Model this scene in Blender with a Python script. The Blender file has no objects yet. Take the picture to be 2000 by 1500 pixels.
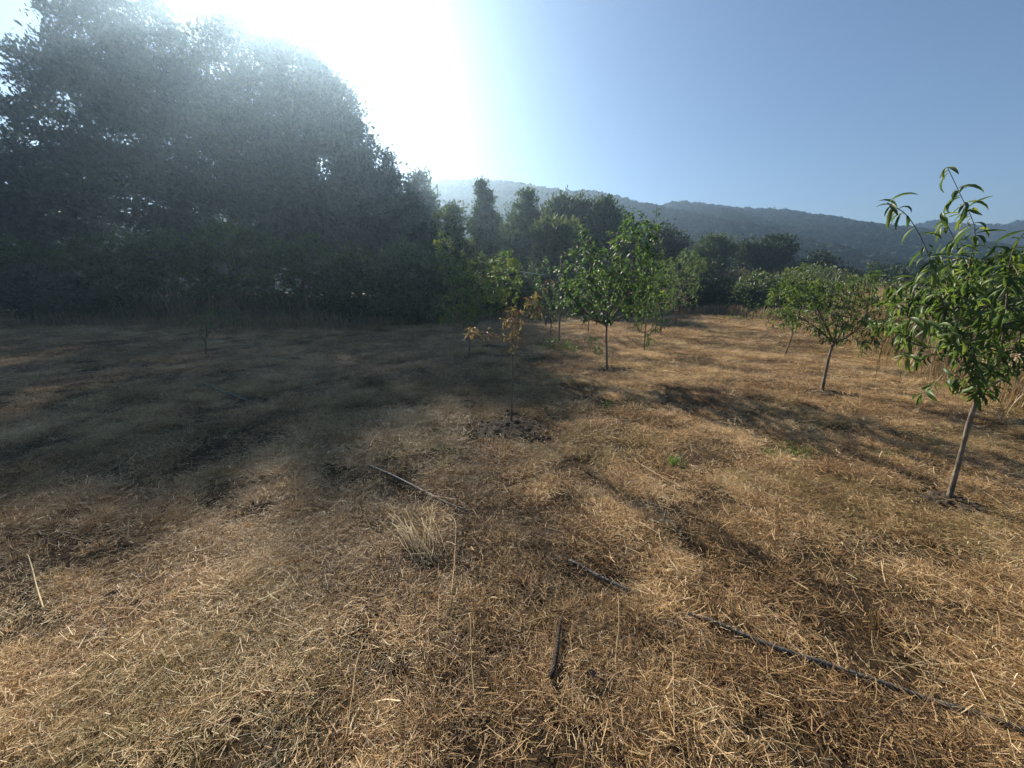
import bpy, math, time
import numpy as np
from mathutils import Matrix

T0 = time.time()
R = math.radians
rng = np.random.default_rng(11)
scene = bpy.context.scene
COL = scene.collection

# ------------------------------------------------------------------ camera, sky, sun, exposure
CAM_H, PITCH, FOC = 1.6, 14.2, 753.0          # metres, degrees below level, focal length for a 2000 px wide frame
cam_d = bpy.data.cameras.new('camera')
cam_d.sensor_width = 36.0
cam_d.lens = 36.0 * FOC / 2000.0
cam_d.clip_start, cam_d.clip_end = 0.05, 3000.0
cam = bpy.data.objects.new('camera', cam_d)
cam.location = (0, 0, CAM_H)
cam.rotation_euler = (R(90 - PITCH), 0, 0)
COL.objects.link(cam)
scene.camera = cam

SUN_EL, SUN_AZ = 27.9, -26.7                   # azimuth measured from +Y, negative = left
world = bpy.data.worlds.new('World')
scene.world = world
world.use_nodes = True
wn = world.node_tree.nodes
bg = wn['Background']
sky = wn.new('ShaderNodeTexSky')
sky.sky_type = 'NISHITA'
sky.sun_disc = False
sky.sun_elevation = R(SUN_EL)
sky.sun_rotation = R(SUN_AZ)
sky.altitude = 300
sky.air_density = 0.95
sky.dust_density = 0.15
sky.ozone_density = 2.6
world.node_tree.links.new(sky.outputs[0], bg.inputs[0])
bg.inputs[1].default_value = 0.05

sun_d = bpy.data.lights.new('sun', 'SUN')
sun_d.energy = 5.0
sun_d.angle = R(0.53)
sun_d.color = (1.0, 0.90, 0.76)
sun = bpy.data.objects.new('sun', sun_d)
el, az = R(SUN_EL), R(SUN_AZ)
SUN_DIR = np.array([math.sin(az) * math.cos(el), math.cos(az) * math.cos(el), math.sin(el)])
sun.rotation_euler = Matrix(((1, 0, 0), (0, 1, 0), (0, 0, 1))).to_euler()
from mathutils import Vector
sun.rotation_euler = Vector(SUN_DIR.tolist()).to_track_quat('Z', 'Y').to_euler()
COL.objects.link(sun)

scene.view_settings.view_transform = 'Standard'
scene.view_settings.look = 'None'
scene.view_settings.exposure = 1.27
scene.view_settings.gamma = 1.0
scene.view_settings.use_curve_mapping = False
scene.cycles.max_bounces = 6
scene.cycles.diffuse_bounces = 3
scene.cycles.transmission_bounces = 3
scene.cycles.volume_bounces = 0
scene.cycles.use_denoising = True

# ------------------------------------------------------------------ helpers
def nrm(v):
    v = np.asarray(v, float)
    return v / np.maximum(np.linalg.norm(v, axis=-1, keepdims=True), 1e-9)

_lat = np.random.default_rng(3).random((256, 256))
def vnoise(x, y):
    x = np.asarray(x, float); y = np.asarray(y, float)
    xi = np.floor(x).astype(int); yi = np.floor(y).astype(int)
    fx = x - xi; fy = y - yi
    fx = fx * fx * (3 - 2 * fx); fy = fy * fy * (3 - 2 * fy)
    a = _lat[xi % 256, yi % 256]; b = _lat[(xi + 1) % 256, yi % 256]
    c = _lat[xi % 256, (yi + 1) % 256]; d = _lat[(xi + 1) % 256, (yi + 1) % 256]
    return (a * (1 - fx) + b * fx) * (1 - fy) + (c * (1 - fx) + d * fx) * fy
def fbm(x, y, o=4):
    s = 0; a = 0.5; t = 0
    for k in range(o):
        s = s + a * vnoise(np.asarray(x) * 2 ** k + 17.3 * k, np.asarray(y) * 2 ** k + 9.1 * k); t += a; a *= 0.5
    return s / t

cP, sP = math.cos(R(PITCH)), math.sin(R(PITCH))
def gz(x, y):                                   # height of the field and the land round it
    x = np.asarray(x, float); y = np.asarray(y, float)
    r = np.hypot(x, y)
    h = 0.16 * (fbm(x * 0.16 + 5, y * 0.16 + 8, 2) - 0.5) + 0.09 * (fbm(x * 0.8 + 2, y * 0.8, 3) - 0.5) + 0.05 * (fbm(x * 3.2 + 31, y * 3.2, 2) - 0.5)
    h = h * np.clip(r / 2.0, 0.3, 1) + 0.006 * np.clip(r - 18, 0, 40)
    return h
def at(px, py, Y):                              # the point seen in the photograph at (px, py), Y metres ahead
    u = (px - 1000) / FOC; v = (750 - py) / FOC
    f = cP + v * sP
    t = Y / f
    return np.array([u * t, Y, CAM_H + (v * cP - sP) * t])
def ground(px, py):
    u = (px - 1000) / FOC; v = (750 - py) / FOC
    f = cP + v * sP; d = sP - v * cP
    t = CAM_H / d
    for _ in range(3):
        t = (CAM_H - float(gz(u * t, f * t))) / d
    return np.array([u * t, f * t, CAM_H - d * t])
def pix(py, Y):                                 # metres for one photograph pixel at this depth
    v = (750 - py) / FOC
    return Y / (cP + v * sP) / FOC

def mesh_from(name, V, F, lc=None, smooth=False):
    V = np.asarray(V, np.float32).reshape(-1, 3); F = np.asarray(F, np.int32)
    k = F.shape[1]
    me = bpy.data.meshes.new(name)
    me.vertices.add(len(V)); me.vertices.foreach_set('co', V.ravel())
    me.loops.add(F.size); me.loops.foreach_set('vertex_index', F.ravel())
    me.polygons.add(len(F))
    me.polygons.foreach_set('loop_start', np.arange(0, F.size, k, dtype=np.int32))
    me.polygons.foreach_set('loop_total', np.full(len(F), k, np.int32))
    if smooth:
        me.polygons.foreach_set('use_smooth', np.ones(len(F), bool))
    if lc is not None:
        a = me.attributes.new('lc', 'FLOAT', 'POINT'); a.data.foreach_set('value', np.asarray(lc, np.float32).ravel())
    me.update(calc_edges=True)
    return me
def obj(name, me, mat, parent=None, loc=None):
    o = bpy.data.objects.new(name, me)
    COL.objects.link(o)
    if mat is not None and not me.materials:
        me.materials.append(mat)
    if parent is not None:
        o.parent = parent
    if loc is not None:
        o.location = loc
    return o
def tag(o, label, cat=None, group=None, kind=None):
    o['label'] = label
    if cat: o['category'] = cat
    if group: o['group'] = group
    if kind: o['kind'] = kind
    return o
def thing(name, loc, label, cat, group=None):
    o = bpy.data.objects.new(name, None)
    o.empty_display_size = 0.2
    COL.objects.link(o)
    o.location = loc
    return tag(o, label, cat, group)

class MB:                                       # collects triangles and quads as triangles
    def __init__(s): s.V = []; s.F = []; s.L = []; s.n = 0
    def add(s, V, F, lc=None):
        V = np.asarray(V, float).reshape(-1, 3); F = np.asarray(F, int)
        if F.shape[1] == 4: F = np.concatenate([F[:, [0, 1, 2]], F[:, [0, 2, 3]]])
        s.V.append(V); s.F.append(F + s.n); s.n += len(V)
        s.L.append(np.full(len(V), 0.5) if lc is None else np.broadcast_to(np.asarray(lc, float), (len(V),)))
    def mesh(s, name, smooth=False, off=None):
        V = np.concatenate(s.V)
        if off is not None: V = V - np.asarray(off)
        return mesh_from(name, V, np.concatenate(s.F), np.concatenate(s.L), smooth)

def tube(P, rad, n=6, cap=True):
    P = np.asarray(P, float); m = len(P); rad = np.broadcast_to(np.asarray(rad, float), (m,))
    D = nrm(np.gradient(P, axis=0))
    ref = np.array([0.31, 0.17, 0.93]) if abs(nrm(P[-1] - P[0])[2]) < 0.8 else np.array([1.0, 0.13, 0.05])
    A = nrm(np.cross(D, ref)); B = np.cross(D, A)
    th = np.linspace(0, 2 * np.pi, n, endpoint=False)
    V = P[:, None] + rad[:, None, None] * (np.cos(th)[None, :, None] * A[:, None] + np.sin(th)[None, :, None] * B[:, None])
    V = V.reshape(-1, 3)
    i = np.arange(m - 1)[:, None] * n; j = np.arange(n)[None]
    F = np.stack([i + j, i + (j + 1) % n, i + n + (j + 1) % n, i + n + j], -1).reshape(-1, 4)
    F = np.concatenate([F[:, [0, 1, 2]], F[:, [0, 2, 3]]])
    if cap:
        e = (m - 1) * n
        F = np.concatenate([F, [[e, e + q, e + q + 1] for q in range(1, n - 1)], [[0, q + 1, q] for q in range(1, n - 1)]])
    return V, F
def spline(P, n):
    P = np.asarray(P, float)
    Q = np.concatenate([[2 * P[0] - P[1]], P, [2 * P[-1] - P[-2]]])
    t = np.linspace(0, len(P) - 1 - 1e-6, n); i = t.astype(int); f = (t - i)[:, None]
    a, b, c, d = Q[i], Q[i + 1], Q[i + 2], Q[i + 3]
    return 0.5 * (2 * b + (c - a) * f + (2 * a - 5 * b + 4 * c - d) * f ** 2 + (3 * b - a - 3 * c + d) * f ** 3)

# ------------------------------------------------------------------ materials
def newmat(name):
    m = bpy.data.materials.new(name); m.use_nodes = True
    nt = m.node_tree
    return m, nt.nodes, nt.links, nt.nodes['Principled BSDF'], nt.nodes['Material Output']
def ramp(nodes, stops):
    r = nodes.new('ShaderNodeValToRGB')
    e = r.color_ramp.elements
    while len(e) < len(stops): e.new(0.5)
    for k, (p, c) in enumerate(stops):
        e[k].position = p; e[k].color = (*c, 1)
    return r
def leaf_mat(name, stops, trans=0.35, tcol=(1.28, 1.2, 0.76), rough=0.42, spec=0.5):
    m, n, l, p, out = newmat(name)
    a = n.new('ShaderNodeAttribute'); a.attribute_name = 'lc'
    r = ramp(n, stops)
    l.new(a.outputs['Fac'], r.inputs[0])
    l.new(r.outputs[0], p.inputs['Base Color'])
    p.inputs['Roughness'].default_value = rough
    p.inputs['Specular IOR Level'].default_value = spec
    mul = n.new('ShaderNodeMix'); mul.data_type = 'RGBA'; mul.blend_type = 'MULTIPLY'; mul.inputs[0].default_value = 1
    l.new(r.outputs[0], mul.inputs[6]); mul.inputs[7].default_value = (*tcol, 1)
    t = n.new('ShaderNodeBsdfTranslucent'); l.new(mul.outputs[2], t.inputs[0])
    mx = n.new('ShaderNodeMixShader'); mx.inputs[0].default_value = trans
    l.new(p.outputs[0], mx.inputs[1]); l.new(t.outputs[0], mx.inputs[2]); l.new(mx.outputs[0], out.inputs[0])
    return m
def noise_mat(name, stops, scale=8, detail=6, rough=0.9, bump=0.4, bscale=None, stretch=(1, 1, 1), spec=0.2):
    m, n, l, p, out = newmat(name)
    tc = n.new('ShaderNodeTexCoord'); mp = n.new('ShaderNodeMapping'); mp.inputs['Scale'].default_value = stretch
    l.new(tc.outputs['Object'], mp.inputs[0])
    t = n.new('ShaderNodeTexNoise'); t.inputs['Scale'].default_value = scale; t.inputs['Detail'].default_value = detail; t.inputs['Roughness'].default_value = 0.65
    l.new(mp.outputs[0], t.inputs[0])
    r = ramp(n, stops); l.new(t.outputs[0], r.inputs[0]); l.new(r.outputs[0], p.inputs['Base Color'])
    p.inputs['Roughness'].default_value = rough; p.inputs['Specular IOR Level'].default_value = spec
    if bump:
        t2 = n.new('ShaderNodeTexNoise'); t2.inputs['Scale'].default_value = bscale or scale * 3; t2.inputs['Detail'].default_value = 5
        l.new(mp.outputs[0], t2.inputs[0])
        b = n.new('ShaderNodeBump'); b.inputs['Strength'].default_value = bump; b.inputs['Distance'].default_value = 0.02
        l.new(t2.outputs[0], b.inputs['Height']); l.new(b.outputs[0], p.inputs['Normal'])
    return m

M = {}
M['peach'] = leaf_mat('peach_leaf', [(0, (.026, .058, .020)), (.5, (.064, .115, .033)), (.85, (.115, .179, .046)), (1, (.205, .256, .064))], .5, rough=.48, spec=.4)
M['plum'] = leaf_mat('plum_leaf', [(0, (.028, .070, .023)), (.5, (.064, .134, .044)), (.9, (.115, .205, .058)), (1, (.205, .256, .064))], .5, rough=.48, spec=.4)
M['silver'] = leaf_mat('almond_leaf', [(0, (.051, .102, .038)), (.6, (.102, .179, .058)), (1, (.179, .256, .090))], .5, rough=.5)
M['autumn'] = leaf_mat('autumn_leaf', [(0, (.20, .10, .05)), (.25, (.25, .155, .08)), (.5, (.28, .21, .11)), (.7, (.22, .2, .09)), (1, (.08, .12, .04))], .34, (1.25, 1.1, .7), rough=.5)
M['oak'] = leaf_mat('evergreen_leaf', [(0, (.018, .035, .014)), (.6, (.035, .06, .022)), (1, (.06, .09, .03))], .22, rough=.65, spec=.2)
M['wood'] = leaf_mat('hedge_leaf', [(0, (.026, .05, .02)), (.6, (.06, .098, .034)), (1, (.115, .16, .055))], .36, rough=.65, spec=.2)
M['pale'] = leaf_mat('pale_leaf', [(0, (.06, .09, .04)), (.6, (.11, .15, .06)), (1, (.17, .2, .09))], .35, rough=.55)
M['bramble'] = leaf_mat('bramble_leaf', [(0, (.03, .055, .024)), (.5, (.075, .12, .045)), (.85, (.13, .17, .075)), (1, (.25, .22, .11))], .38, rough=.5)
M['greyshrub'] = leaf_mat('grey_shrub_leaf', [(0, (.05, .055, .04)), (.6, (.1, .1, .07)), (1, (.18, .16, .11))], .25, rough=.7)
M['weed'] = leaf_mat('weed_leaf', [(0, (.05, .11, .02)), (1, (.12, .24, .04))], .45, rough=.5)
M['straw'] = leaf_mat('straw', [(0, (.10, .062, .03)), (.3, (.24, .15, .068)), (.65, (.42, .29, .135)), (.88, (.55, .41, .21)), (1, (.70, .57, .34))], .22, (1.1, 1.0, .75), rough=.55, spec=.4)
M['reed'] = leaf_mat('dry_reed', [(0, (.11, .08, .05)), (.5, (.27, .2, .11)), (1, (.46, .36, .21))], .25, (1.1, 1, .75), rough=.6)
M['greenreed'] = leaf_mat('green_reed', [(0, (.05, .07, .035)), (.5, (.11, .13, .065)), (.8, (.19, .17, .10)), (1, (.32, .25, .15))], .3, rough=.6)
M['bark'] = noise_mat('young_bark', [(.32, (.06, .046, .036)), (.5, (.16, .13, .10)), (.72, (.30, .25, .20))], 22, bump=.5, stretch=(1, 1, .35))
M['oldbark'] = noise_mat('old_bark', [(.3, (.04, .034, .028)), (.7, (.12, .1, .08))], 4, bump=.8, stretch=(1, 1, .3))
M['soil'] = noise_mat('dug_soil', [(.3, (.022, .016, .011)), (.55, (.05, .036, .025)), (.8, (.10, .075, .05))], 22, bump=.9, bscale=60)
M['hose'] = noise_mat('hose_plastic', [(.35, (.03, .031, .029)), (.52, (.075, .072, .062)), (.72, (.18, .155, .12))], 18, rough=.55, bump=.3, spec=.4)
M['stick'] = noise_mat('dark_wood', [(.3, (.03, .022, .018)), (.7, (.10, .075, .06))], 40, bump=.8, stretch=(1, 1, .3))
M['deadleaf'] = noise_mat('dead_leaf', [(.3, (.10, .05, .03)), (.7, (.24, .15, .10))], 50, bump=.4)
M['metalwire'] = noise_mat('pale_plastic', [(.3, (.5, .52, .55)), (.7, (.7, .72, .75))], 10, rough=.4, bump=0)
M['concrete'] = noise_mat('pale_concrete', [(.3, (.4, .4, .4)), (.7, (.55, .55, .56))], 3, bump=.2)
M['hill'] = noise_mat('hill_soil', [(.35, (.015, .026, .014)), (.55, (.028, .042, .02)), (.75, (.05, .055, .03))], .06, 8, bump=0)
M['forest'] = leaf_mat('hill_foliage', [(0, (.012, .024, .012)), (.6, (.024, .04, .018)), (1, (.04, .055, .024))], .1, rough=1, spec=0)

# ground: dark soil under a torn mat of dead grass
def ground_mat():
    m, n, l, p, out = newmat('dry_field')
    g = n.new('ShaderNodeNewGeometry')
    def noise(s, d, rg=.6, st=None):
        t = n.new('ShaderNodeTexNoise'); t.inputs['Scale'].default_value = s; t.inputs['Detail'].default_value = d; t.inputs['Roughness'].default_value = rg
        if st:
            mp = n.new('ShaderNodeMapping'); mp.inputs['Scale'].default_value = st; mp.inputs['Rotation'].default_value = (0, 0, .5)
            l.new(g.outputs['Position'], mp.inputs[0]); l.new(mp.outputs[0], t.inputs[0])
        else:
            l.new(g.outputs['Position'], t.inputs[0])
        return t
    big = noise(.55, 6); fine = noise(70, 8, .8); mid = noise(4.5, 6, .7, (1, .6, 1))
    c1 = ramp(n, [(.33, (.02, .015, .011)), (.5, (.07, .05, .031)), (.7, (.27, .19, .10))])
    l.new(fine.outputs[0], c1.inputs[0])
    c2 = ramp(n, [(.34, (.02, .015, .011)), (.53, (.09, .063, .037)), (.72, (.24, .17, .09))])
    l.new(mid.outputs[0], c2.inputs[0])
    mx = n.new('ShaderNodeMix'); mx.data_type = 'RGBA'; mx.inputs[0].default_value = .5
    l.new(c1.outputs[0], mx.inputs[6]); l.new(c2.outputs[0], mx.inputs[7])
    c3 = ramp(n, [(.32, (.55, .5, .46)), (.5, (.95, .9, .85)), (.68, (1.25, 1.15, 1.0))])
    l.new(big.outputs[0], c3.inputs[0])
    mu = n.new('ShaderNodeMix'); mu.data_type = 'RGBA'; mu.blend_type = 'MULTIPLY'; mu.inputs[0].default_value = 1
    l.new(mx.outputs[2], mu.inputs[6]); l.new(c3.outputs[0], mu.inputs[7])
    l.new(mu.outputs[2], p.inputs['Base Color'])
    p.inputs['Roughness'].default_value = .95; p.inputs['Specular IOR Level'].default_value = .1
    ad = n.new('ShaderNodeMath'); ad.operation = 'ADD'
    l.new(fine.outputs[0], ad.inputs[0]); l.new(mid.outputs[0], ad.inputs[1])
    b = n.new('ShaderNodeBump'); b.inputs['Strength'].default_value = .9; b.inputs['Distance'].default_value = .05
    l.new(ad.outputs[0], b.inputs['Height']); l.new(b.outputs[0], p.inputs['Normal'])
    return m
M['ground'] = ground_mat()

# tufts take an extra tone from the point they stand on
def tuft_mat():
    m, n, l, p, out = newmat('tuft_straw')
    a = n.new('ShaderNodeAttribute'); a.attribute_name = 'lc'
    t = n.new('ShaderNodeAttribute'); t.attribute_type = 'INSTANCER'; t.attribute_name = 'tone'
    r = ramp(n, [(0, (.04, .025, .015)), (.25, (.20, .118, .054)), (.55, (.50, .32, .145)), (.85, (.72, .53, .28)), (1, (.84, .70, .46))])
    s = n.new('ShaderNodeMath'); s.operation = 'ADD'; s.use_clamp = True
    l.new(a.outputs['Fac'], s.inputs[0]); l.new(t.outputs['Fac'], s.inputs[1])
    l.new(s.outputs[0], r.inputs[0])
    gt = n.new('ShaderNodeAttribute'); gt.attribute_type = 'INSTANCER'; gt.attribute_name = 'green'
    mx = n.new('ShaderNodeMix'); mx.data_type = 'RGBA'
    l.new(gt.outputs['Fac'], mx.inputs[0]); l.new(r.outputs[0], mx.inputs[6]); mx.inputs[7].default_value = (.10, .14, .035, 1)
    l.new(mx.outputs[2], p.inputs['Base Color'])
    p.inputs['Roughness'].default_value = .55; p.inputs['Specular IOR Level'].default_value = .35
    tr = n.new('ShaderNodeBsdfTranslucent'); l.new(mx.outputs[2], tr.inputs[0])
    ms = n.new('ShaderNodeMixShader'); ms.inputs[0].default_value = .4
    l.new(p.outputs[0], ms.inputs[1]); l.new(tr.outputs[0], ms.inputs[2]); l.new(ms.outputs[0], out.inputs[0])
    return m
M['tuft'] = tuft_mat()

# ------------------------------------------------------------------ ground sheet
def axis(lo, hi, fine, n_f, far, n_far):
    a = np.linspace(lo, hi, n_f)
    k = np.geomspace(fine, far, n_far)
    return np.concatenate([lo - k[::-1], a, hi + k])
gx = axis(-10, 11, .1, 260, 640, 60)
gy = axis(-1, 19, .1, 250, 640, 60)
X, Y = np.meshgrid(gx, gy)
V = np.stack([X, Y, gz(X, Y)], -1).reshape(-1, 3)
nx, ny = len(gx), len(gy)
i = (np.arange(ny - 1)[:, None] * nx + np.arange(nx - 1)[None]).ravel()
Fq = np.stack([i, i + 1, i + nx + 1, i + nx], -1)
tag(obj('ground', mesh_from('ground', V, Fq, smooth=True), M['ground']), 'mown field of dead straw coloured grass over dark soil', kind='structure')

# ------------------------------------------------------------------ hills behind
def ridge(pts, Y):
    P = np.array([at(a, b, Y) for a, b in pts]); return P[:, 0], P[:, 2]
def hill(name, pts, Y, depth, label, n_crowns, crown, seed, low=0.0):
    r = np.random.default_rng(seed)
    hx, hz = ridge(pts, Y)
    xs = np.linspace(hx[0], hx[-1], 160); zs = np.interp(xs, hx, hz) - crown * .2
    k = np.ones(5) / 5; zs = np.convolve(np.pad(zs, 2, 'edge'), k, 'valid')
    vs = np.linspace(0, 1.7, 70)
    def pt(u, v):                                # u along, v: 0 foot, 1 ridge, beyond: back slope
        x = np.interp(u, np.arange(160), xs); top = np.interp(u, np.arange(160), zs)
        s = np.where(v <= 1, np.clip(v, 1e-3, 1) ** .85, 1 - .55 * (v - 1))
        w = np.clip(1 - np.abs(v - .45) / .55, 0, 1)
        z = top * s + w * top * .34 * (fbm(x * .022 + seed, v * 2.2 + seed, 4) - .5)
        return np.stack([x + 0 * v, Y - depth * (1 - v), z + low], -1)
    U, W = np.meshgrid(np.arange(160), vs)
    V = pt(U, W).reshape(-1, 3)
    i = (np.arange(69)[:, None] * 160 + np.arange(159)[None]).ravel()
    h = tag(obj(name, mesh_from(name, V, np.stack([i, i + 1, i + 161, i + 160], -1), smooth=True), M['hill']), label, kind='structure')
    if n_crowns:
        u = r.uniform(0, 159, n_crowns); v = np.clip(r.uniform(.05, 1.06, n_crowns), 0, 1.05)
        C = pt(u, v)
        sz = crown * r.uniform(.55, 1.15, n_crowns) * (.75 + .5 * fbm(C[:, 0] * .03, C[:, 1] * .03 + C[:, 2] * .05, 2))
        th = r.uniform(0, 6.28, (n_crowns, 26)); ph = np.arccos(r.uniform(-.35, 1, (n_crowns, 26)))
        d = np.stack([np.sin(ph) * np.cos(th), np.sin(ph) * np.sin(th), np.cos(ph) * .85], -1)
        rr = r.uniform(.75, 1.1, (n_crowns, 26, 1))
        pos = (C[:, None] + d * rr * sz[:, None, None] * .5).reshape(-1, 3)
        nn = d.reshape(-1, 3) + r.normal(0, .22, (n_crowns * 26, 3))
        L = np.repeat(np.clip(r.normal(.5, .22, n_crowns), 0, 1), 26)
        Vl, Fl, Ll = leaves(pos, nrm(np.cross(nn, r.normal(size=nn.shape))), nn, np.repeat(sz, 26) * .36, 'hexa', L)
        f = obj('hillside_forest', mesh_from('hillside_forest', Vl, Fl, Ll), M['forest'], h)
        f['kind'] = 'stuff'
    return h

# ------------------------------------------------------------------ leaves
def leaf_template(kind):
    if kind == 'dia':                            # far leaf clump: folded diamond
        V = [(0, 0, 0), (.5, .24, .06), (.5, -.24, .06), (1, 0, -.05)]
        F = [(0, 2, 3), (0, 3, 1)]
    elif kind == 'hexa':
        V = [(-.5, 0, 0), (-.25, .43, -.05), (.25, .43, -.08), (.5, 0, -.05), (.25, -.43, -.08), (-.25, -.43, -.05), (0, 0, .1)]
        F = [(6, k, (k + 5) % 6) for k in range(6)]
    elif kind == 'ovate':                        # plum, cherry: broad, six triangles
        V = [(0, 0, 0), (.35, .26, .07), (.35, 0, 0), (.35, -.26, .07), (.72, .2, .02), (.72, 0, -.05), (.72, -.2, .02), (1, 0, -.13)]
        F = [(0, 2, 1), (0, 3, 2), (1, 2, 5), (1, 5, 4), (2, 3, 6), (2, 6, 5), (4, 5, 7), (5, 6, 7)]
    elif kind.startswith('lance'):               # peach: long, folded on the midrib, recurved
        c = {'lance': .28, 'lance1': .55, 'lance2': .9, 'lance3': 1.4, 'lance4': 2.1}[kind]
        ts = np.array([0, .14, .32, .52, .74, .9, 1.0]); ws = np.array([.010, .055, .09, .098, .070, .034, .0])
        a = c * ts; x = np.sin(a) / c; z = -(1 - np.cos(a)) / c
        V = []
        for t, w, xx, zz in zip(ts, ws, x, z):
            an = c * t; up = np.array([np.sin(an), 0, np.cos(an)]) * w * .75
            V += [(xx + up[0], w, zz + up[2]), (xx, 0, zz), (xx + up[0], -w, zz + up[2])]
        F = []
        for k in range(6):
            b = 3 * k
            F += [(b, b + 1, b + 4), (b, b + 4, b + 3), (b + 1, b + 2, b + 5), (b + 1, b + 5, b + 4)]
    return np.array(V, float), np.array(F, int)
TPL = {k: leaf_template(k) for k in ('dia', 'hexa', 'ovate', 'lance', 'lance1', 'lance2', 'lance3', 'lance4')}
def frames(D, N):
    D = nrm(D); N = N - (N * D).sum(-1, keepdims=True) * D; N = nrm(N)
    return np.stack([D, np.cross(N, D), N], -1)  # columns: along, across, normal
def leaves(pos, D, N, size, kind, lc):
    V, F = TPL[kind]
    Fr = frames(np.asarray(D, float), np.asarray(N, float))
    W = np.einsum('nij,vj->nvi', Fr, V) * np.asarray(size)[:, None, None] + np.asarray(pos)[:, None]
    n = len(pos)
    FF = (F[None] + (np.arange(n) * len(V))[:, None, None]).reshape(-1, 3)
    return W.reshape(-1, 3), FF, np.repeat(lc, len(V))

# ------------------------------------------------------------------ tree skeletons
class Skel:
    def __init__(s, trunk, r):
        s.P = [np.array(p, float) for p in trunk]; s.par = [-1] + list(range(len(trunk) - 1)); s.nt = len(trunk); s.r = r
    def path(s, pts, start=None, lo=0):
        if start is None:
            A = np.array(s.P[lo:]); start = lo + int(np.argmin(np.linalg.norm(A - pts[0], axis=1)))
        k = start
        for p in pts:
            s.P.append(np.array(p, float)); s.par.append(k); k = len(s.P) - 1
        return k
    def fill(s, A, step, lo, jitter=.12, lift=.12, pen=.25):
        f = s.P[s.nt - 1]
        A = A[np.argsort(np.linalg.norm(A - f, axis=1))]
        depth = {}
        tips = []
        Q = np.zeros((len(s.P) + len(A) * 60, 3)); Q[:len(s.P)] = s.P
        dep = np.zeros(len(Q))
        for k in range(s.nt, len(s.P)): dep[k] = dep[s.par[k]] + np.linalg.norm(s.P[k] - s.P[s.par[k]])
        m = len(s.P)
        for a in A:
            dd = np.linalg.norm(Q[lo:m] - a, axis=1) + pen * dep[lo:m]
            k = lo + int(np.argmin(dd)); b = Q[k].copy()
            L = np.linalg.norm(a - b); n = int(np.clip(round(L / step), 1, 40))
            side = s.r.normal(0, jitter * L, 3)
            for q in range(1, n + 1):
                t = q / n
                p = b + (a - b) * t + (side + np.array([0, 0, -lift * L])) * (t * (1 - t)) * 1.6
                s.P.append(p); s.par.append(k); Q[m] = p; dep[m] = dep[k] + L / n; k = m; m += 1
            tips.append(k)
        return tips
    def radii(s, tip, ex=2.2):
        n = len(s.P); c = np.zeros(n); ch = np.zeros(n, int)
        for k in range(n - 1, -1, -1):
            if ch[k] == 0: c[k] = 1
            if s.par[k] >= 0: c[s.par[k]] += c[k]; ch[s.par[k]] += 1
        s.w = c; s.kids = ch
        return tip * c ** (1 / ex)
    def chains(s, rad):
        n = len(s.P); big = {}
        for k in range(1, n):
            p = s.par[k]
            if p not in big or rad[k] > rad[big[p]]: big[p] = k
        out = []
        for k in range(1, n):
            p = s.par[k]
            if big[p] == k and p != 0: continue
            ch = [p, k]; q = k
            while q in big: q = big[q]; ch.append(q)
            out.append(ch)
        return out

def blob_pts(r, blobs, n, shell=.55):
    w = np.array([b[2] * b[3] * (b[5] if len(b) > 5 else 1) for b in blobs], float); w /= w.sum()
    out = []
    for b, k in zip(blobs, r.multinomial(n, w)):
        d = nrm(r.normal(size=(k, 3))); rr = (shell + (1 - shell) * r.random(k)) ** .8
        rr = np.where(r.random(k) < .35, r.random(k) ** .5, rr)[:, None]
        c = at(b[0], b[1], b[4]); s = pix(b[1], b[4])
        dy = (b[6] if len(b) > 6 else (b[2] + b[3]) / 2) * s
        out.append(c + d * rr * np.array([b[2] * s, dy, b[3] * s]))
    return np.concatenate(out)

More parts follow.
